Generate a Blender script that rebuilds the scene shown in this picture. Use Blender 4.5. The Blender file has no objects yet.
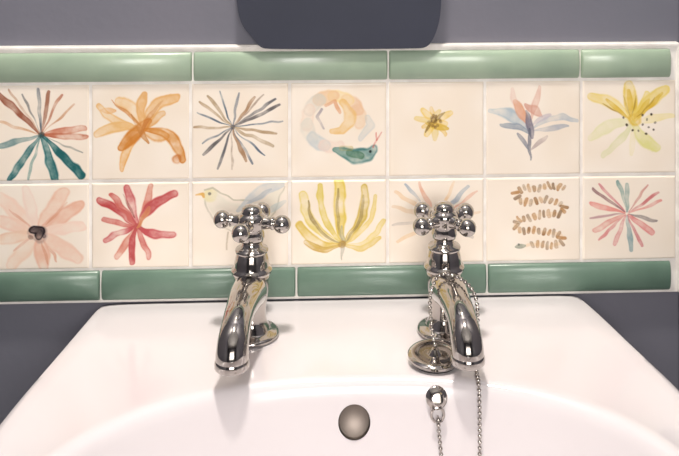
import bpy, bmesh, math, numpy as np
from mathutils import Vector, Matrix
Z0 = 0.85
scene = bpy.context.scene
try:
    scene.view_settings.view_transform = 'Standard'
except Exception: pass

def lin(c):
    out=[]
    for v in c:
        v=v/255.0
        out.append(v/12.92 if v<=0.04045 else ((v+0.055)/1.055)**2.4)
    return out
def lin4(c): return tuple(lin(c))+(1.0,)

def mat(name, col, rough=0.5, metal=0.0, coat=0.0, nscale=8.0, col2=None, bump=0.0, bscale=60, emis=None, estr=0):
    m=bpy.data.materials.new(name); m.use_nodes=True
    nt=m.node_tree; b=nt.nodes['Principled BSDF']
    b.inputs['Base Color'].default_value=lin4(col)
    b.inputs['Roughness'].default_value=rough
    b.inputs['Metallic'].default_value=metal
    b.inputs['Coat Weight'].default_value=coat
    b.inputs['Coat Roughness'].default_value=0.08
    tc=nt.nodes.new('ShaderNodeTexCoord')
    if col2 is not None:
        n=nt.nodes.new('ShaderNodeTexNoise'); n.inputs['Scale'].default_value=nscale; n.inputs['Detail'].default_value=4
        nt.links.new(tc.outputs['Object'], n.inputs['Vector'])
        r=nt.nodes.new('ShaderNodeValToRGB')
        r.color_ramp.elements[0].position=0.35; r.color_ramp.elements[0].color=lin4(col)
        r.color_ramp.elements[1].position=0.65; r.color_ramp.elements[1].color=lin4(col2)
        nt.links.new(n.outputs['Fac'], r.inputs['Fac']); nt.links.new(r.outputs['Color'], b.inputs['Base Color'])
    if bump>0:
        n=nt.nodes.new('ShaderNodeTexNoise'); n.inputs['Scale'].default_value=bscale
        nt.links.new(tc.outputs['Object'], n.inputs['Vector'])
        bp=nt.nodes.new('ShaderNodeBump'); bp.inputs['Strength'].default_value=bump; bp.inputs['Distance'].default_value=0.001
        nt.links.new(n.outputs['Fac'], bp.inputs['Height']); nt.links.new(bp.outputs['Normal'], b.inputs['Normal'])
    if emis is not None:
        b.inputs['Emission Color'].default_value=lin4(emis); b.inputs['Emission Strength'].default_value=estr
    return m

M_wall = mat('paint_slate_grey',(109,110,121),0.6,col2=(116,115,126),nscale=5,bump=0.25,bscale=90)
M_room = mat('paint_room_grey',(104,104,112),0.6,col2=(110,109,116),nscale=3)
M_floor= mat('floor_vinyl',(108,100,94),0.5,col2=(95,88,83),nscale=6)
M_ceil = mat('ceiling_paint',(240,238,234),0.7,col2=(235,233,230))
M_grout= mat('grout_white',(246,242,236),0.6,col2=(232,226,220),nscale=60)
M_ceram= mat('basin_ceramic',(232,227,229),0.14,coat=0.5,col2=(229,223,225),nscale=3)
M_green= mat('glaze_sage',(166,185,162),0.30,coat=0.2,col2=(154,174,153),nscale=26,bump=0.2,bscale=45)
M_green_shaded=mat('glaze_sage_shaded',(110,136,120),0.32,coat=0.15,col2=(99,125,110),nscale=26,bump=0.2,bscale=45)  # sage glaze for the bottom trim, its shade put into a darker colour
M_chrome=mat('chrome',(190,185,180),0.08,metal=1.0)
M_dark = mat('overflow_metal',(112,102,95),0.35,metal=0.6)
M_black= mat('rubber_black',(30,30,32),0.6)
M_frame= mat('mirror_frame_navy',(40,44,60),0.6,col2=(45,49,66),nscale=9)
M_mirror=mat('mirror_glass',(225,228,230),0.02,metal=1.0)
M_white= mat('white_gloss_paint',(238,236,230),0.35)
M_lamp = mat('lamp_glass',(255,245,230),0.4,emis=(255,236,210),estr=6)
M_fill_pane = mat('fill_pane_glow',(255,255,255),0.4,emis=(255,248,240),estr=2.2)  # glow for the added pane behind the camera

def newobj(name, me, mats, parent=None):
    o=bpy.data.objects.new(name, me); scene.collection.objects.link(o)
    for m in (mats if isinstance(mats,(list,tuple)) else [mats]): me.materials.append(m)
    if parent: o.parent=parent
    return o
def empty(name):
    o=bpy.data.objects.new(name,None); scene.collection.objects.link(o); o.empty_display_size=0.05; return o
def smooth(me, ang=40):
    me.polygons.foreach_set('use_smooth',[True]*len(me.polygons))
    try: me.set_sharp_from_angle(angle=math.radians(ang))
    except Exception: pass
    me.update()
def box(name,x0,x1,y0,y1,z0,z1,m,parent=None,bevel=0.0):
    bm=bmesh.new(); bmesh.ops.create_cube(bm,size=1)
    for v in bm.verts:
        v.co=Vector((x0+(v.co.x+.5)*(x1-x0), y0+(v.co.y+.5)*(y1-y0), z0+(v.co.z+.5)*(z1-z0)))
    if bevel>0: bmesh.ops.bevel(bm,geom=bm.edges[:],offset=bevel,segments=3,affect='EDGES')
    me=bpy.data.meshes.new(name); bm.to_mesh(me); bm.free()
    return newobj(name,me,m,parent)

# ---------------- room shell ----------------
AL,AR=-0.349,0.3535
box('wall_back',-1.2,1.2,0.0,0.1,-0.85,1.55,M_wall)
box('wall_alcove_left',-1.2,AL,-0.42,0.0,-0.85,1.55,M_wall)
box('wall_alcove_right',AR,1.2,-0.42,0.0,-0.85,1.55,M_wall)
box('wall_left',-1.3,-1.2,-2.3,0.1,-0.85,1.55,M_room)
box('wall_right',1.2,1.3,-2.3,0.1,-0.85,1.55,M_room)
box('wall_front',-1.3,1.3,-2.4,-2.3,-0.85,1.55,M_room)
box('floor',-1.3,1.3,-2.4,0.1,-0.95,-0.85,M_floor)
box('ceiling',-1.3,1.3,-2.4,0.1,1.55,1.65,M_ceil)

w=empty('fill_window_1')  # unseen window added on the front wall to give fill light
box('fill_pane',-0.50,0.60,-2.299,-2.29,0.15,1.15,M_fill_pane,w)
for (a,b_,c,d) in [(-0.56,-0.50,0.09,1.21),(0.60,0.66,0.09,1.21),(-0.56,0.66,0.09,0.15),(-0.56,0.66,1.15,1.21),(0.03,0.07,0.15,1.15)]:
    box('fill_window_bar',a,b_,-2.299,-2.26,c,d,M_white,w)

# ---------------- painted tiles ----------------
XB=[-0.345,-0.251,-0.151,-0.051,0.049,0.149,0.249,0.349]
PXB=[2,91,193,291,387.5,483,579,676]
N=200
def vnoise(n,cells,seed):
    r=np.random.RandomState(seed); g=r.rand(cells+1,cells+1)
    t=np.linspace(0,cells-1e-6,n); i=t.astype(int); f=t-i; f=f*f*(3-2*f)
    a=g[i][:,i]; b=g[i][:,i+1]; c=g[i+1][:,i]; d=g[i+1][:,i+1]
    fx=f[None,:]; fy=f[:,None]
    return (a*(1-fx)+b*fx)*(1-fy)+(c*(1-fx)+d*fx)*fy
class Canvas:
    def __init__(s,col,row,seed):
        s.x0,s.x1=PXB[col],PXB[col+1]
        s.y0,s.y1=(82,177) if row==0 else (178,267)
        u=np.linspace(0,1,N)
        s.X=np.broadcast_to(s.x0+u[None,:]*(s.x1-s.x0),(N,N))
        s.Y=np.broadcast_to(s.y0+u[:,None]*(s.y1-s.y0),(N,N))
        s.seed=seed*100
        s.n1=vnoise(N,30,seed+1)*.6+vnoise(N,60,seed+2)*.4
        s.wx=(vnoise(N,11,seed+3)-.5)*2.6; s.wy=(vnoise(N,11,seed+4)-.5)*2.6
        s.base=np.array([248,236,220.])+ (vnoise(N,4,seed+5)[:,:,None]-.5)*np.array([5,8,12.])
        s.img=s.base.copy()
        s.k=0
    def path(s,pts,rad,col,alpha=.8,col2=None,rim=.25,soft=.2):
        s.k+=1
        X=s.X+s.wx; Y=s.Y+s.wy
        q=np.full((N,N),1e9); T=np.zeros((N,N)); n=len(pts)
        for i in range(n-1):
            ax,ay=pts[i]; bx,by=pts[i+1]; dx,dy=bx-ax,by-ay; L=dx*dx+dy*dy+1e-9
            t=np.clip(((X-ax)*dx+(Y-ay)*dy)/L,0,1)
            d=np.hypot(X-ax-t*dx,Y-ay-t*dy); r=rad[i]+(rad[i+1]-rad[i])*t
            qq=d/np.maximum(r,.15); m=qq<q
            q=np.where(m,qq,q); T=np.where(m,(i+t)/(n-1),T)
        sf=soft+.6/max(rad)
        a=np.clip((1.05+sf/2-q)/sf,0,1)
        pool=np.exp(-((q-.85)/.18)**2)
        nn=vnoise(N,7,s.seed+s.k); n3=vnoise(N,16,s.seed+s.k+50)
        a=a*alpha*np.clip(.62+rim*pool+.85*(nn-.45)+.35*(n3-.5)+.3*(s.n1-.5),.12,1.15)
        a=np.clip(a,0,1)[:,:,None]
        c=np.array(col,float)[None,None,:]
        if col2 is not None: c=c*(1-T[:,:,None])+np.array(col2,float)[None,None,:]*T[:,:,None]
        s.img=s.img*(1-a)+c*a
    def petal(s,p0,p1,w,col,alpha=.8,bend=0.,peak=.6,tip=.45,col2=None,rim=.25,root=.25,start=0.):
        p0=np.array(p0,float);p1=np.array(p1,float);d=p1-p0;nrm=np.array([-d[1],d[0]])
        pts=[];rad=[]
        for t in np.linspace(0,1,11):
            tt=start+(1-start)*t
            p=p0+d*tt+nrm*bend*math.sin(math.pi*tt); pts.append(tuple(p))
            if t<peak: k=root+(1-root)*math.sin(t/peak*math.pi/2)
            else: k=tip+(1-tip)*math.cos((t-peak)/(1-peak)*math.pi/2)
            rad.append(w*k)
        s.path(pts,rad,col,alpha,col2,rim)
    def dot(s,x,y,r,col,alpha=.9): s.path([(x,y),(x+.01,y)],[r,r],col,alpha,soft=.3)

def art(col,row):
    c=Canvas(col,row,col*2+row*31+3); P=c.petal
    k=(col,row)
    if k==(0,0):
        o=(45,131)
        for e,w_,cc in [((4,90),3.2,(150,80,55)),((14,86),1.1,(200,160,130)),((28,92),.9,(120,120,120)),((4,117),1.3,(215,160,115)),((3,143),3.0,(110,145,145)),
                        ((42,86),1.7,(95,105,115)),((53,89),1.9,(165,110,85)),((64,92),1.3,(190,120,90)),((77,101),1.0,(205,150,110)),
                        ((87,125),3.2,(205,120,90)),((87,134),3.0,(190,95,62)),((84,150),.8,(150,150,140)),
                        ((14,175),3.6,(20,92,98)),((32,176),1.2,(60,120,118)),((59,178),4.4,(24,96,100)),((84,172),4.2,(20,92,96))]:
            P(o,e,w_,cc,1.0,peak=.8,tip=.75,root=.22)
        c.dot(45,131,2.6,(50,60,60),.8)
    elif k==(1,0):
        o=(146,127)
        for e,w_,cc,b in [((98,104),4.5,(236,184,112),-.1),((120,98),6.5,(240,192,126),.12),((146,92),4.5,(234,178,110),-.1),((180,96),6,(234,176,104),-.2),
                        ((166,112),4.5,(228,170,100),-.1),((96,131),5,(236,186,116),.1),((122,166),4,(234,160,70),.1),((168,134),6.5,(222,150,72),.05),((186,158),5.5,(214,132,48),-.22)]:
            P(o,e,w_,cc,.9,bend=b,tip=.6,rim=.4)
        P((122,145),(150,118),7,(210,124,40),.85,root=.5); P((112,98),(142,122),1.6,(210,130,60),.8); P((165,100),(142,134),2.2,(198,110,44),.8,bend=.1)
        c.dot(180,157,4.5,(200,104,34),.8); P((132,112),(150,140),3,(196,120,50),.7); P((100,108),(116,108),3,(232,160,80),.7)
    elif k==(2,0):
        o=(234,126)
        ends=[(199,111),(201,99),(210,94),(222,90),(241,91),(257,96),(266,94),(277,98),(281,104),(285,120),(279,133),(276,145),(267,154),(254,163),(247,160),(234,168),(220,167),(205,153),(203,141),(196,126)]
        cs=[(90,105,122),(95,95,100),(170,130,95),(80,98,118),(180,150,112),(90,86,88),(140,115,95),(70,84,106),(185,160,125)]
        for i,e in enumerate(ends): P(o,e,.9+.8*((i*7)%3)/2,cs[(i*4)%9],1.0,peak=.8,tip=.7,root=.3)
        c.dot(234,126,2.3,(60,66,80),.9)
    elif k==(3,0):
        cols=[(238,205,170),(236,190,150),(246,214,140),(238,196,150),(214,208,196),(240,212,190),(226,220,206),(196,205,208),(240,212,196),(236,204,176)]
        n=9
        for i in range(n):
            a0=math.radians(8-i*32); a1=math.radians(8-(i+1)*32-4)
            pts=[(334+27*math.cos(a0+(a1-a0)*t),121+26*math.sin(a0+(a1-a0)*t)) for t in (0,.33,.66,1)]
            c.path(pts,[5.5,6.5,6.5,5.5],cols[i],.72)
        c.path([(344,103),(350,112),(350,122),(342,130),(332,130)],[4,6,6,4,2.5],(238,190,110),.75)
        c.path([(322,108),(318,116),(324,127)],[1.2,1.4,1.0],(150,140,150),.7)
        c.path([(326,104),(336,101),(340,112)],[1.5,1.6,1.2],(225,150,100),.7)
        c.path([(368,118),(372,126),(362,138)],[3,4,2.5],(190,200,204),.6)
        c.path([(336,150),(345,152),(356,156),(368,155),(374,150)],[3,5,7,7,5],(90,140,130),.95,col2=(40,105,108))
        c.path([(350,152),(362,156)],[3.2,2.6],(60,110,80),.8); c.path([(342,148),(352,148)],[2,2],(190,160,70),.6)
        c.dot(370,151,1.4,(20,30,30))
        c.path([(374,147),(378,141),(378,132)],[.9,.8,.6],(200,60,50),.95); c.path([(378,141),(383,132)],[.8,.5],(200,60,50),.95)
    elif k==(4,0):
        for i in range(10):
            a=i*.628+.2; r=12+6*((i*3)%4)/3
            P((432,122),(432+r*math.cos(a),122+r*math.sin(a)*1.05),[3.8,2.4,3.2][i%3],[(240,200,80),(232,186,76),(238,212,140)][i%3],.95,tip=.7)
        P((424,124),(446,130),3.8,(220,180,60),.85)
        for i in range(9):
            a=i*.75; c.dot(433+6.5*math.cos(a)*(1-.4*(i%2)),122+6*math.sin(a),1.5,(120,85,40),.95)
        c.dot(432,121,3.6,(90,60,30),.85); P((432,123),(443,113),1.8,(70,45,25),.8); P((430,121),(424,132),1.4,(90,60,30),.8)
    elif k==(5,0):
        P((527,132),(488,112),5.5,(165,182,196),.95,bend=.12,col2=(185,202,210)); P((527,136),(498,126),3.4,(135,150,168),.9,bend=.1)
        P((528,126),(509,90),3.6,(236,200,185),.7,bend=-.1); P((528,122),(537,88),3,(225,165,145),.7); P((524,124),(512,102),5,(228,160,125),.8)
        P((540,118),(524,106),4,(214,150,130),.7)
        P((531,130),(575,122),3.6,(180,190,200),.75,bend=-.14); P((531,133),(566,128),2.2,(150,160,180),.7)
        P((530,126),(548,116),2.8,(200,190,200),.7); P((524,112),(530,140),3.6,(120,116,134),.85)
        P((528,163),(527,130),1.8,(85,90,110),.95); P((528,152),(514,136),2.0,(120,124,140),.8)
        P((529,152),(545,138),2.0,(170,150,150),.7)
    elif k==(6,0):
        o=(631,125)
        for e,w_,cc,b in [((588,98),6,(243,218,130),.1),((627,86),6.5,(232,196,60),0),((646,96),4.5,(236,206,70),.05),((666,92),6.5,(238,212,110),-.08),((610,104),3.5,(246,230,160),0),
                          ((588,140),5.5,(232,228,176),.1),((600,158),4,(226,224,176),-.05),((630,158),3,(244,232,190),0),((656,152),6.5,(226,222,140),.1),((672,118),3.5,(244,228,160),0)]:
            P(o,e,w_,cc,.85,bend=b,tip=.65)
        for e in [(604,102),(627,92),(647,102),(662,96)]: P(o,e,2.4,(222,178,40),.8,start=.15)
        for e in [(622,98),(634,97),(600,106),(654,100)]: P(o,e,.8,(170,130,40),.7,start=.2)
        c.dot(633,123,6,(226,178,40),.8)
        for p in [(640,118),(646,122),(651,118),(655,125),(648,130),(641,127),(637,134),(653,133),(625,128),(622,121),(645,137),(630,134)]: c.dot(p[0],p[1],1.1,(50,38,28),1.0)
    elif k==(0,1):
        o=(42,229)
        for e,w_,cc in [((6,192),8,(248,216,196)),((30,184),6,(246,220,204)),((66,188),8,(240,192,166)),((82,200),7,(238,184,158)),((84,222),6,(248,218,200)),((2,214),7,(246,206,184)),((2,236),6,(242,204,176)),
                        ((16,262),8,(246,214,190)),((48,266),7,(240,190,164)),((80,256),8,(244,206,184))]:
            P(o,e,w_,cc,.9,rim=.4,tip=.7)
        for e in [(14,204),(70,198),(52,262),(60,258),(18,246)]: P(o,e,1.3,(222,150,120),.65,start=.25)
        c.path([(38,230),(44,232),(46,228)],[6,7,5],(170,140,130),.65); c.path([(38,226),(44,228),(42,232)],[4,5,4],(28,22,28),1.0,rim=.5); c.dot(48,233,2,(60,50,60),.8)
        c.dot(34,234,2.4,(120,90,80),.7)
    elif k==(1,1):
        o=(139,224)
        for i,(e,w_,b) in enumerate([((100,196),4.2,.05),((112,190),3.2,0),((128,183),4.2,0),((153,182),3.6,.05),((178,190),5,-.12),((104,216),2.6,0),((106,238),3.6,.05),((118,254),3.6,0),((133,261),3.4,.08),((151,256),3.6,0),((176,232),4.4,.1)]):
            P(o,e,w_,[(190,60,62),(206,96,88),(196,66,72),(214,120,100)][i%4],.95,bend=b,tip=.75,root=.3)
        c.dot(139,224,4,(180,60,56),.7); P((139,226),(152,204),2.6,(214,140,70),.8); P((124,190),(136,214),1.4,(120,50,40),.5)
    elif k==(2,1):
        c.path([(214,196),(222,206),(236,214),(256,214),(272,204),(284,188)],[8,10,13,13,9,3],(238,232,214),.8,rim=.4)
        c.path([(206,194),(210,210),(222,226),(244,234),(264,228),(278,210),(287,184)],[.7,.8,.8,.8,.8,.8,.6],(196,190,170),.7)
        c.dot(212,192,7,(236,226,176),.8)
        c.path([(206,186),(214,184),(222,190),(236,197),(252,198)],[.8,.8,.8,.8,.6],(180,176,150),.75)
        P((240,210),(284,182),6,(200,208,212),.75,bend=-.1); P((244,205),(274,186),2.2,(168,182,194),.6); P((262,214),(288,200),3,(190,204,204),.6)
        c.path([(197,192),(204,191),(205,194)],[.7,1.9,1.2],(232,176,80),.95)
        c.dot(211,190,1.5,(40,40,50))
        c.path([(230,232),(228,250)],[.8,.8],(150,130,100),.7); c.path([(262,232),(264,250)],[.8,.8],(150,130,100),.7)
    elif k==(3,1):
        o=(343,246)
        for e,w_,b,cc in [((303,192),4.8,.16,(230,208,110)),((320,184),3.4,.1,(224,200,90)),((340,180),6.2,.02,(228,200,80)),((366,186),4.6,-.12,(208,178,66)),((377,196),2.6,-.15,(232,206,110)),
                          ((300,224),5.0,.2,(222,190,80)),((380,240),3.4,-.18,(224,196,100)),((306,243),3.2,.16,(196,156,56)),((384,222),2.6,-.2,(232,208,120))]:
            P(o,e,w_,cc,.9,bend=-b,rim=.45,tip=.75,root=.3)
        for e,b in [((308,200),.16),((338,188),.04),((364,194),-.12)]: P(o,e,1.6,(140,116,56),.75,bend=-b)
        P((343,262),(343,228),2.2,(150,150,130),.8); c.dot(342,246,3.6,(170,126,40),.8)
    elif k==(4,1):
        o=(436,222)
        for i,e in enumerate([(394,192),(404,184),(418,182),(392,206),(392,226),(396,244),(466,186),(476,192),(478,214),(472,240),(452,182)]):
            P(o,e,[2.2,1.5,1.9][i%3],[(240,200,150),(160,175,190),(232,165,135),(238,210,175),(200,190,180)][i%5],.8,peak=.8,tip=.7)
    elif k==(5,1):
        pts=[(562,189),(548,186),(534,190),(521,188),(513,194),(516,202),(528,205),(542,202),(556,205),(563,211),(557,218),(544,216),(528,220),(515,222),(512,229),(519,235),(532,233),(548,237),(560,240),(560,247),(548,251),(536,248),(524,251)]
        c.path(pts,[1.6]*len(pts),(240,212,176),.7)
        P_=np.array(pts,float); L=np.r_[0,np.cumsum(np.hypot(*np.diff(P_,axis=0).T))]
        s_=np.arange(0,L[-1],5.2); X=np.interp(s_,L,P_[:,0]);Y=np.interp(s_,L,P_[:,1])
        for i in range(len(s_)-1):
            tx,ty=X[i+1]-X[i],Y[i+1]-Y[i]; l=math.hypot(tx,ty)+1e-6; nx,ny=-ty/l+.25*math.sin(i*1.7),tx/l; h=3.0 if i%2 else 2.2
            c.path([(X[i]-nx*h,Y[i]-ny*h),(X[i]+nx*h,Y[i]+ny*h)],[1.6,1.5],[(150,105,60),(186,134,80),(150,120,90)][i%3],.95)
        P((522,251),(512,251),2.4,(130,140,120),.8,root=.5); c.dot(515,249,.9,(20,30,30))
    else:
        o=(625,218)
        for i,(e,w_,cc) in enumerate([((590,191),1.6,(150,110,110)),((597,187),1.2,(210,110,120)),((616,183),1.6,(110,150,145)),((624,188),2.4,(130,160,155)),((647,188),1.2,(205,130,120)),((658,196),1.6,(210,120,120)),
                       ((661,205),1.6,(230,150,140)),((656,226),1.4,(120,110,110)),((652,238),3.4,(222,110,110)),((640,252),1.6,(200,90,100)),((630,256),2.6,(130,160,165)),((612,250),2.4,(205,80,90)),((596,246),1.4,(220,130,130)),((592,236),3.2,(226,130,120)),((588,222),1.4,(200,160,160)),((588,207),2.8,(236,150,140))]):
            P(o,e,w_,cc,.95,peak=.8,tip=.75,root=.3,start=.06)
    im=c.img*.93+c.base*.07
    g=im.mean(axis=2,keepdims=True)
    return im*.95+(g*np.array([1.03,1.0,.96]))*.05

M_tile=bpy.data.materials.new('painted_tile_glaze'); M_tile.use_nodes=True
nt=M_tile.node_tree; b=nt.nodes['Principled BSDF']
va=nt.nodes.new('ShaderNodeVertexColor'); va.layer_name='paint'
nt.links.new(va.outputs['Color'],b.inputs['Base Color']); b.inputs['Roughness'].default_value=0.25; b.inputs['Coat Weight'].default_value=0.2

UP=0.0022
splash=empty('tiled_splashback')
TH=0.008
quads=None
for row,(zb,zt) in enumerate([(0.1215,0.2185),(0.0325,0.1195)]):
    for col in range(7):
        img=art(col,row)
        g=0.0011; xa,xb=XB[col]+g,XB[col+1]-g; za,zt_=zb+.0004+UP,zt-.0004+UP
        u=np.linspace(0,1,N)
        X=xa+u*(xb-xa); Zr=zt_-u*(zt_-za)
        XX,ZZ=np.meshgrid(X,Zr)
        e=np.minimum(np.minimum(XX-xa,xb-XX),np.minimum(ZZ-za,zt_-ZZ))
        rr=0.0022; tt=np.clip(1-e/rr,0,1)
        D=TH-rr*(1-np.sqrt(np.clip(1-tt*tt,0,1)))
        D+= (vnoise(N,3,col+row*9)-.5)*.0005
        D[0,:]=0;D[-1,:]=0;D[:,0]=0;D[:,-1]=0
        co=np.stack([XX,-D,ZZ],-1).reshape(-1,3)
        if quads is None:
            ii=np.arange(N*N).reshape(N,N)
            quads=np.stack([ii[:-1,:-1],ii[1:,:-1],ii[1:,1:],ii[:-1,1:]],-1).reshape(-1,4)
        me=bpy.data.meshes.new('tile')
        me.vertices.add(N*N); me.vertices.foreach_set('co',co.ravel())
        nq=len(quads); me.loops.add(nq*4); me.loops.foreach_set('vertex_index',quads.ravel().astype(np.int32))
        me.polygons.add(nq); me.polygons.foreach_set('loop_start',np.arange(0,nq*4,4,dtype=np.int32))
        try: me.polygons.foreach_set('loop_total',np.full(nq,4,dtype=np.int32))
        except Exception: pass
        me.update(calc_edges=True); me.validate()
        s=np.clip(img/255.,0,1); l=np.where(s<=.04045,s/12.92,((s+.055)/1.055)**2.4)
        ca=me.color_attributes.new(name='paint',type='FLOAT_COLOR',domain='POINT')
        ca.data.foreach_set('color',np.concatenate([l,np.ones((N,N,1))],-1).astype(np.float32).ravel())
        me.polygons.foreach_set('use_smooth',[True]*nq)
        newobj('painted_tile_%d'%(row*7+col+1),me,M_tile,splash)

box('grout_bed',-0.3475,0.3515,-0.0066,0.0,0.0005,0.2545+UP,M_grout,splash)
box('caulk_top',-0.3475,0.3515,-0.0085,0.0,0.2525+UP,0.2568+UP,M_grout,splash,0.0012)
box('caulk_end_right',0.3492,0.3532,-0.009,0.0,0.0005,0.2560+UP,M_grout,splash,0.0012)
box('caulk_end_left',-0.3488,-0.3455,-0.009,0.0,0.0005,0.2560+UP,M_grout,splash,0.0012)

def trim(name,x0,x1,z0,z1,dep,m):
    bm=bmesh.new(); prof=[]
    prof.append((0,z0))
    n=16
    for i in range(n+1):
        a=math.pi*i/n; t=(1-math.cos(a))/2
        y=0.005+(dep-0.005)*math.sin(a)**0.7
        prof.append((-y,z0+(z1-z0)*t))
    prof.append((0,z1))
    sec=[]
    for x,sc in [(x0,.80),(x0+.0008,.93),(x0+.002,1.0),(x1-.002,1.0),(x1-.0008,.93),(x1,.80)]:
        zc=(z0+z1)/2
        sec.append([bm.verts.new((x,y*sc,zc+(z-zc)*(.97+.03*(sc-.8)/.2))) for y,z in prof])
    for a,b_ in zip(sec[:-1],sec[1:]):
        for i in range(len(prof)-1): bm.faces.new((a[i],a[i+1],b_[i+1],b_[i]))
    bm.faces.new(sec[0][::-1]); bm.faces.new(sec[-1])
    bmesh.ops.recalc_face_normals(bm,faces=bm.faces[:])
    me=bpy.data.meshes.new(name); bm.to_mesh(me); bm.free(); smooth(me,50)
    return newobj(name,me,m,splash)
tx=[-0.345,-0.1485,0.0495,0.2475,0.343]
for i in range(4): trim('dado_tile_top_%d'%(i+1),tx[i]+.001,tx[i+1]-.001,0.2205+UP,0.2505+UP,0.0125,M_green)
bx=[-0.345,-0.2405,-0.044,0.151,0.343]
for i in range(4): trim('dado_tile_bottom_%d'%(i+1),bx[i]+.001,bx[i+1]-.001,0.0028,0.0308+UP,0.0125,M_green_shaded)

# ---------------- mirror above ----------------
mir=empty('wall_mirror')
def slab(name,pts,y0,y1,m,parent,bev=0.0):
    bm=bmesh.new(); vs=[bm.verts.new((x,y1,z)) for x,z in pts]; f=bm.faces.new(vs)
    r=bmesh.ops.extrude_face_region(bm,geom=[f]); 
    for v in [g for g in r['geom'] if isinstance(g,bmesh.types.BMVert)]: v.co.y=y0
    bmesh.ops.recalc_face_normals(bm,faces=bm.faces[:])
    me=bpy.data.meshes.new(name); bm.to_mesh(me); bm.free(); smooth(me,35)
    return newobj(name,me,m,parent)
def chaikin(p,n=3):
    for _ in range(n):
        q=[]
        for i in range(len(p)):
            a=p[i]; c=p[(i+1)%len(p)]
            q+= [(a[0]*.75+c[0]*.25,a[1]*.75+c[1]*.25),(a[0]*.25+c[0]*.75,a[1]*.25+c[1]*.75)]
        p=q
    return p
ol=[(-0.070,0.2562),(-0.080,0.2575),(-0.087,0.267),(-0.099,0.280),(-0.1035,0.300),(-0.105,0.33),(-0.105,0.62),(-0.09,0.65),(0.09,0.65),(0.105,0.62),(0.1035,0.33),(0.1025,0.292),(0.099,0.276),(0.094,0.264),(0.088,0.2568),(0.078,0.2558),(0.0,0.2555)]
slab('frame',chaikin(ol),-0.016,-0.0088,M_frame,mir)
slab('glass',chaikin([(-0.07,0.33),(0.07,0.33),(0.07,0.60),(-0.07,0.60)],3),-0.0175,-0.0155,M_mirror,mir)
box('hanging_bracket',-0.03,0.03,-0.0088,0.0,0.55,0.57,M_frame,mir)

# ---------------- basin ----------------
basin=empty('bathroom_sink')
BCX,BCD=0.012,0.345
outl=chaikin([(-0.238,0.0035),(-0.10,0.001),(0.12,0.001),(0.243,0.0015),(0.249,0.008),(0.2585,0.05),(0.269,0.11),(0.285,0.19),(0.292,0.30),(0.27,0.42),(0.17,0.50),(0.012,0.525),(-0.15,0.50),(-0.25,0.42),(-0.278,0.30),(-0.270,0.19),(-0.258,0.11),(-0.2495,0.05),(-0.244,0.010)],3)
def ray(poly,cx,cy,th):
    dx,dy=math.cos(th),math.sin(th); best=None
    for i in range(len(poly)):
        ax,ay=poly[i]; bx_,by_=poly[(i+1)%len(poly)]
        ex,ey=bx_-ax,by_-ay; den=dx*ey-dy*ex
        if abs(den)<1e-12: continue
        t=((ax-cx)*ey-(ay-cy)*ex)/den; u=((ax-cx)*dy-(ay-cy)*dx)/den
        if t>0 and -1e-6<=u<=1+1e-6 and (best is None or t<best): best=t
    return best
NS=360
ths=[2*math.pi*i/NS for i in range(NS)]
RO=[ray(outl,BCX,BCD,t) for t in ths]
BA,BB,BN=0.236,0.185,2.4
def bowlr(th): return (abs(math.cos(th)/BA)**BN+abs(math.sin(th)/BB)**BN)**(-1/BN)
RB=[bowlr(t) for t in ths]
rings=[]
def ringpts(fr,z): return [(BCX+r*math.cos(t),-(BCD+r*math.sin(t)),z) for r,t in zip(fr,ths)]
def lo(k,z): rings.append(ringpts([r*k for r in RO],z))
def lob(a,z): rings.append(ringpts([r-a for r in RO],z))
lo(0.05,-0.195); lo(0.35,-0.19); lo(.6,-0.175); lo(.8,-0.14); lo(.92,-0.09)
lob(0.004,-0.05); lob(0.0008,-0.032); lob(0.0,-0.018); lob(0.0006,-0.010); lob(0.0024,-0.0045); lob(0.006,-0.0010); lob(0.011,0.0)
for k in (.15,.3,.5,.7,.85,.94):
    rings.append(ringpts([ (ro-.011)*(1-k)+(rb*1.045)*k for ro,rb in zip(RO,RB)],-0.0024*math.sin(k*math.pi)))
BPROF=[(1.045,0),(1.030,-0.0001),(1.016,-0.0010),(1.004,-0.0028),(.993,-0.0060),(.983,-0.0110),(.974,-0.0175),(.964,-0.026),(.950,-0.037),(.929,-.052),(.90,-.070),(.85,-.09),(.78,-.107),(.66,-.121),(.5,-.131),(.3,-.137),(.12,-.139)]
for k,z in BPROF: rings.append(ringpts([r*k for r in RB],z))
verts=[p for r in rings for p in r]; faces=[]
for j in range(len(rings)-1):
    for i in range(NS):
        a=j*NS+i; b2=j*NS+(i+1)%NS
        faces.append((a,b2,b2+NS,a+NS))
faces.append(tuple(range(NS))[::-1]); nL=(len(rings)-1)*NS; faces.append(tuple(range(nL,nL+NS)))
me=bpy.data.meshes.new('basin_body'); me.from_pydata(verts,[],faces); me.update()
bm=bmesh.new(); bm.from_mesh(me); bmesh.ops.recalc_face_normals(bm,faces=bm.faces[:]); bm.to_mesh(me); bm.free()
body=newobj('basin_body',me,M_ceram,basin)
def wallpt(x,z,off=.0022):
    k=float(np.interp(-z,[-p[1] for p in BPROF[2:]],[p[0] for p in BPROF[2:]])); a,bb=BA*k,BB*k
    yy=bb*(1-abs((x-BCX)/a)**BN)**(1/BN)
    return Vector((x,-(BCD-yy)-off,z+off*.5))
OP=wallpt(0.0095,-0.0315,0.0)
nrm=Vector((0,-0.93,0.36)).normalized()
rot=nrm.to_track_quat('Z','Y').to_matrix().to_4x4()
bm=bmesh.new(); bmesh.ops.create_cone(bm,cap_ends=True,segments=48,radius1=0.0135,radius2=0.0135,depth=0.03)
cm=bpy.data.meshes.new('cut'); bm.to_mesh(cm); bm.free()
cut=bpy.data.objects.new('cut',cm); scene.collection.objects.link(cut)
cut.matrix_world=Matrix.Translation(OP)@rot
bpy.context.view_layer.update()
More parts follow.
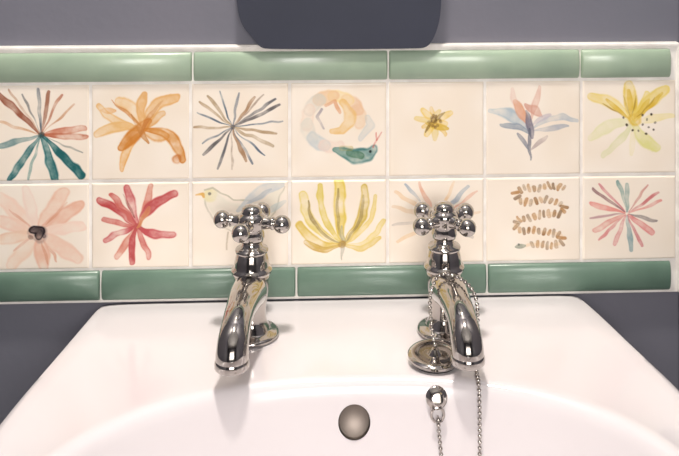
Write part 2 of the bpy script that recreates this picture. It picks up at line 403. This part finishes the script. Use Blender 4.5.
md=body.modifiers.new('b','BOOLEAN'); md.operation='DIFFERENCE'; md.object=cut; md.solver='EXACT'
dg=bpy.context.evaluated_depsgraph_get(); nm=bpy.data.meshes.new_from_object(body.evaluated_get(dg))
body.modifiers.clear(); body.data=nm
bpy.data.objects.remove(cut)
smooth(nm,35)

def lathe(bm,prof,M=Matrix.Identity(4),seg=40):
    rs=[]
    for r,z in prof:
        if r<1e-6: rs.append([bm.verts.new(M@Vector((0,0,z)))])
        else: rs.append([bm.verts.new(M@Vector((r*math.cos(2*math.pi*i/seg),r*math.sin(2*math.pi*i/seg),z))) for i in range(seg)])
    for a,b_ in zip(rs[:-1],rs[1:]):
        for i in range(seg):
            j=(i+1)%seg
            if len(a)==1 and len(b_)==1: continue
            if len(a)==1: bm.faces.new((a[0],b_[i],b_[j]))
            elif len(b_)==1: bm.faces.new((a[i],a[j],b_[0]))
            else: bm.faces.new((a[i],a[j],b_[j],b_[i]))
def tube(bm,pts,rad,M=Matrix.Identity(4),seg=32,oval=1.0,capend=True):
    P_=[Vector(p) for p in pts]; rs=[]
    for i,p in enumerate(P_):
        t=(P_[min(i+1,len(P_)-1)]-P_[max(i-1,0)]).normalized()
        side=Vector((1,0,0)); side=(side-t*side.dot(t)).normalized(); up=t.cross(side)
        rs.append([bm.verts.new(M@(p+side*rad[i]*oval*math.cos(2*math.pi*k/seg)+up*rad[i]*math.sin(2*math.pi*k/seg))) for k in range(seg)])
    for a,b_ in zip(rs[:-1],rs[1:]):
        for k in range(seg): bm.faces.new((a[k],a[(k+1)%seg],b_[(k+1)%seg],b_[k]))
    if capend: bm.faces.new(rs[0][::-1]); bm.faces.new(rs[-1])
def finish(bm,name,m,parent=None,ang=42):
    bmesh.ops.recalc_face_normals(bm,faces=bm.faces[:])
    me=bpy.data.meshes.new(name); bm.to_mesh(me); bm.free(); smooth(me,ang)
    return newobj(name,me,m,parent)

bm=bmesh.new(); Mo=Matrix.Translation(OP)@rot
lathe(bm,[(0.0133,-0.001),(0.0133,-0.0135),(0,-0.0135)],Mo)
lathe(bm,[(0.0129,-0.001),(0.0129,-0.009),(0.006,-.0105),(0,-0.0105)],Mo)
finish(bm,'overflow_insert',M_dark,basin)
bm=bmesh.new(); lathe(bm,[(0,-.1372),(0.016,-.1372),(.019,-.1355),(.024,-.1345),(.029,-.1355),(.031,-.139),(.0,-.139)],Matrix.Translation((BCX,-BCD,0)))
finish(bm,'drain_waste',M_chrome,basin)
bm=bmesh.new()
pp=[(0.13,-.85),(0.135,-.84),(.12,-.80),(.095,-.7),(.085,-.5),(.088,-.35),(.10,-.25),(.115,-.18)]
lathe(bm,[(0,-.85)]+pp+[(0,-.18)],Matrix.Translation((BCX,-0.24,0)))
finish(bm,'pedestal',M_ceram,basin)
bm=bmesh.new(); tube(bm,[(-.236,-.0048,.0008),(0,-.0048,.0008),(.243,-.0048,.0008)],[.0032]*3,seg=12)
finish(bm,'silicone_bead',M_grout,basin)

# ---------------- taps ----------------
def catmull(pts,n=8):
    P_=[Vector(p) for p in pts]; out=[]
    for i in range(len(P_)-1):
        p0=P_[max(i-1,0)];p1=P_[i];p2=P_[i+1];p3=P_[min(i+2,len(P_)-1)]
        for k in range(n):
            t=k/n
            out.append(.5*((2*p1)+(-p0+p2)*t+(2*p0-5*p1+4*p2-p3)*t*t+(-p0+3*p1-3*p2+p3)*t**3))
    out.append(P_[-1]); return out
def tap(x,d,yaw,hyaw):
    root=empty('basin_tap')
    T=Matrix.Translation((x,-d,-0.001))
    mm=.001
    bm=bmesh.new()
    prof=[(0,.2),(25,.2),(25.5,1.5),(25,3.2),(23,4.2),(18.5,5),(17,6.5),(16.5,9),(14.4,11),(13.4,16),(13.2,24),(14,32),(15.6,40),(16.6,48),(16.6,54),(15.4,56.5),(16.2,57.2),(18.6,58.5),(19.2,60.5),(18.6,62.5),(16.8,63.5),(16.4,65),(16.2,69),(15,74),(14.0,77),(15.2,78),(15.6,79.6),(14.8,81),(11.2,82.2),(9.4,84.5),(8.8,87.5),(9,90),(0,90)]
    lathe(bm,[(r*mm,z*mm) for r,z in prof],T)
    finish(bm,'tap_body',M_chrome,root,50)
    bm=bmesh.new(); Ms=T@Matrix.Rotation(yaw,4,'Z')
    ctrl=[(0,0,.043),(0,-.016,.0465),(0,-.036,.0495),(0,-.058,.0492),(0,-.076,.0460),(0,-.089,.039),(0,-.095,.0300),(0,-.096,.0235)]
    pts=catmull(ctrl,6); rr=[.0145,.0165,.0150,.0130,.0126,.0132,.0137,.0137]
    rad=[float(v) for v in np.interp(np.linspace(0,len(rr)-1,len(pts)),range(len(rr)),rr)]
    tube(bm,pts,rad,Ms)
    E=pts[-1]
    lathe(bm,[(.0136,.003),(.0142,.0018),(.0145,0),(.0145,-.0030),(.0135,-.0042),(.0112,-.0042),(.0105,-.003),(.0105,.004),(0,.004)],Ms@Matrix.Translation(E))
    finish(bm,'spout',M_chrome,root,50)
    bm=bmesh.new(); Mh=T@Matrix.Rotation(hyaw,4,'Z')
    lathe(bm,[(r*mm,z*mm) for r,z in [(0,86),(8,86),(11,88),(12.2,92),(11.6,96),(11,99),(12,102),(13.2,105),(13.5,108),(13,111),(11,113),(9.6,114),(9.6,116),(9,118.6),(6.4,120.6),(3,121.6),(0,121.8)]],Mh)
    for k in range(4):
        Ma=Mh@Matrix.Translation((0,0,.1055))@Matrix.Rotation(k*math.pi/2,4,'Z')@Matrix.Rotation(math.pi/2,4,'Y')
        pr=[(0,8),(6.6,8),(6,12),(5.2,16),(4.9,19),(5.8,20.2),(6.0,21.2),(5.2,22.2),(4.6,23)]
        cz,cr=29.5,8.3
        for a in np.linspace(math.radians(150),0,14): pr.append((cr*math.sin(a),cz+cr*math.cos(a)))
        pr[-1]=(0,cz+cr)
        lathe(bm,[(r*mm,z*mm) for r,z in pr],Ma,28)
    finish(bm,'cross_handle',M_chrome,root,50)
    return root
tap(-0.0835,0.076,math.radians(-5),math.radians(-15))
tap(0.0975,0.076,math.radians(4),math.radians(38))

# ---------------- plug & chain ----------------
plug=empty('sink_plug')
PX_,PD=0.0815,0.134
bm=bmesh.new(); Mp=Matrix.Translation((PX_,-PD,-0.0005))@Matrix.Rotation(math.radians(3),4,'X')
lathe(bm,[(0,.0035),(.0195,.0035),(.0225,.004),(.0240,.0055),(.0240,.0073),(.0225,.0087),(.0190,.0093),(.0165,.0083),(.0145,.0073),(.006,.0077),(.0045,.010),(.003,.012),(0,.0125)],Mp)
finish(bm,'plug_cap',M_chrome,plug)
bm=bmesh.new(); lathe(bm,[(0,0.0002),(.0175,.0002),(.0195,.001),(.0205,.0037),(0,.0037)],Mp)
finish(bm,'plug_rubber',M_black,plug)
ch=empty('ball_chain')
def beads(path,r=.0019,sp=.0043):
    pts=catmull(path,10); L=[0]
    for a,b_ in zip(pts[:-1],pts[1:]): L.append(L[-1]+(b_-a).length)
    s=np.arange(0,L[-1],sp); A=np.array([list(p) for p in pts])
    C=np.stack([np.interp(s,L,A[:,i]) for i in range(3)],-1)
    bm=bmesh.new()
    for c in C: bmesh.ops.create_icosphere(bm,subdivisions=2,radius=r,matrix=Matrix.Translation(Vector(c)))
    tube(bm,pts,[.0006]*len(pts),seg=6)
    return bm
chain=[(PX_,-PD,.0145),(PX_-.002,-.125,.028),(.0800,-.112,.048),(.0880,-.108,.0640),(.1000,-.114,.0668),(.1115,-.122,.0630),(.1180,-.131,.0540),(.1188,-.137,.038),(.1175,-.142,.018),(.1160,-.146,.0045),(.1145,-.155,.0022)]
chain+= [wallpt(.1135,-.003,.0028),wallpt(.113,-.02,.0028),wallpt(.112,-.045,.0028),wallpt(.110,-.07,.0028),wallpt(.103,-.088,.003),wallpt(.092,-.088,.003),wallpt(.083,-.070,.003),wallpt(.080,-.045,.003),wallpt(.079,-.026,.003)]
finish(beads(chain),'beads',M_chrome,ch)
S=wallpt(.0785,-.014)
bm=bmesh.new(); Mst=Matrix.Translation(S+Vector((0,.003,0)))@rot
lathe(bm,[(0,0),(.0088,0),(.0091,.002),(.0074,.0035),(.0045,.0042),(.004,.007),(.0054,.008),(.0058,.0100),(.0045,.0118),(0,.0124)],Mst,28)
ringp=[Vector((S.x+.0052*math.sin(a),S.y-.006,S.z-.0095+.0062*math.cos(a))) for a in np.linspace(0,2*math.pi,25)]
tube(bm,ringp,[.0012]*25,seg=8,capend=False)
finish(bm,'chain_stay',M_chrome,ch)

# ---------------- lights ----------------
def area(name,loc,target,size,sy,power,col):
    l=bpy.data.lights.new(name,'AREA'); l.shape='RECTANGLE'; l.size=size; l.size_y=sy; l.energy=power; l.color=col
    o=bpy.data.objects.new(name,l); scene.collection.objects.link(o); o.location=loc
    o.rotation_euler=(Vector(target)-Vector(loc)).to_track_quat('-Z','Y').to_euler(); return o
area('rear_fill_light',(0.05,-2.24,0.65),(0.05,0,0.2),0.7,0.6,20.5,(1.0,.965,.935))  # added fill from behind the camera, paired with the glowing pane
lamp=empty('ceiling_lamp')
LX,LY=-0.06,-0.34
bm=bmesh.new(); lathe(bm,[(0,1.549),(.12,1.549),(.12,1.535),(.11,1.515),(.08,1.50),(0,1.495)],Matrix.Translation((LX,LY,0)))
finish(bm,'lamp_shade',M_lamp,lamp)
area('ceiling_light',(LX,LY,1.485),(0.0,-0.2,0),0.10,0.10,17,(1.0,.93,.86))
wd=bpy.data.worlds.new('world'); scene.world=wd; wd.use_nodes=True
wd.node_tree.nodes['Background'].inputs['Color'].default_value=(.9,.9,1,1); wd.node_tree.nodes['Background'].inputs['Strength'].default_value=.3

# ---------------- camera ----------------
cd=bpy.data.cameras.new('camera'); cam=bpy.data.objects.new('camera',cd); scene.collection.objects.link(cam)
cam.location=(-0.015,-0.9,0.4); cam.rotation_euler=(math.radians(90),0,math.radians(-2.4))
cd.sensor_width=36; cd.lens=876/679*36; cd.shift_x=-0.0327; cd.shift_y=-0.474; cd.clip_start=.01
scene.camera=cam
for o in list(scene.objects):
    if o.parent is None: o.location.z+=Z0
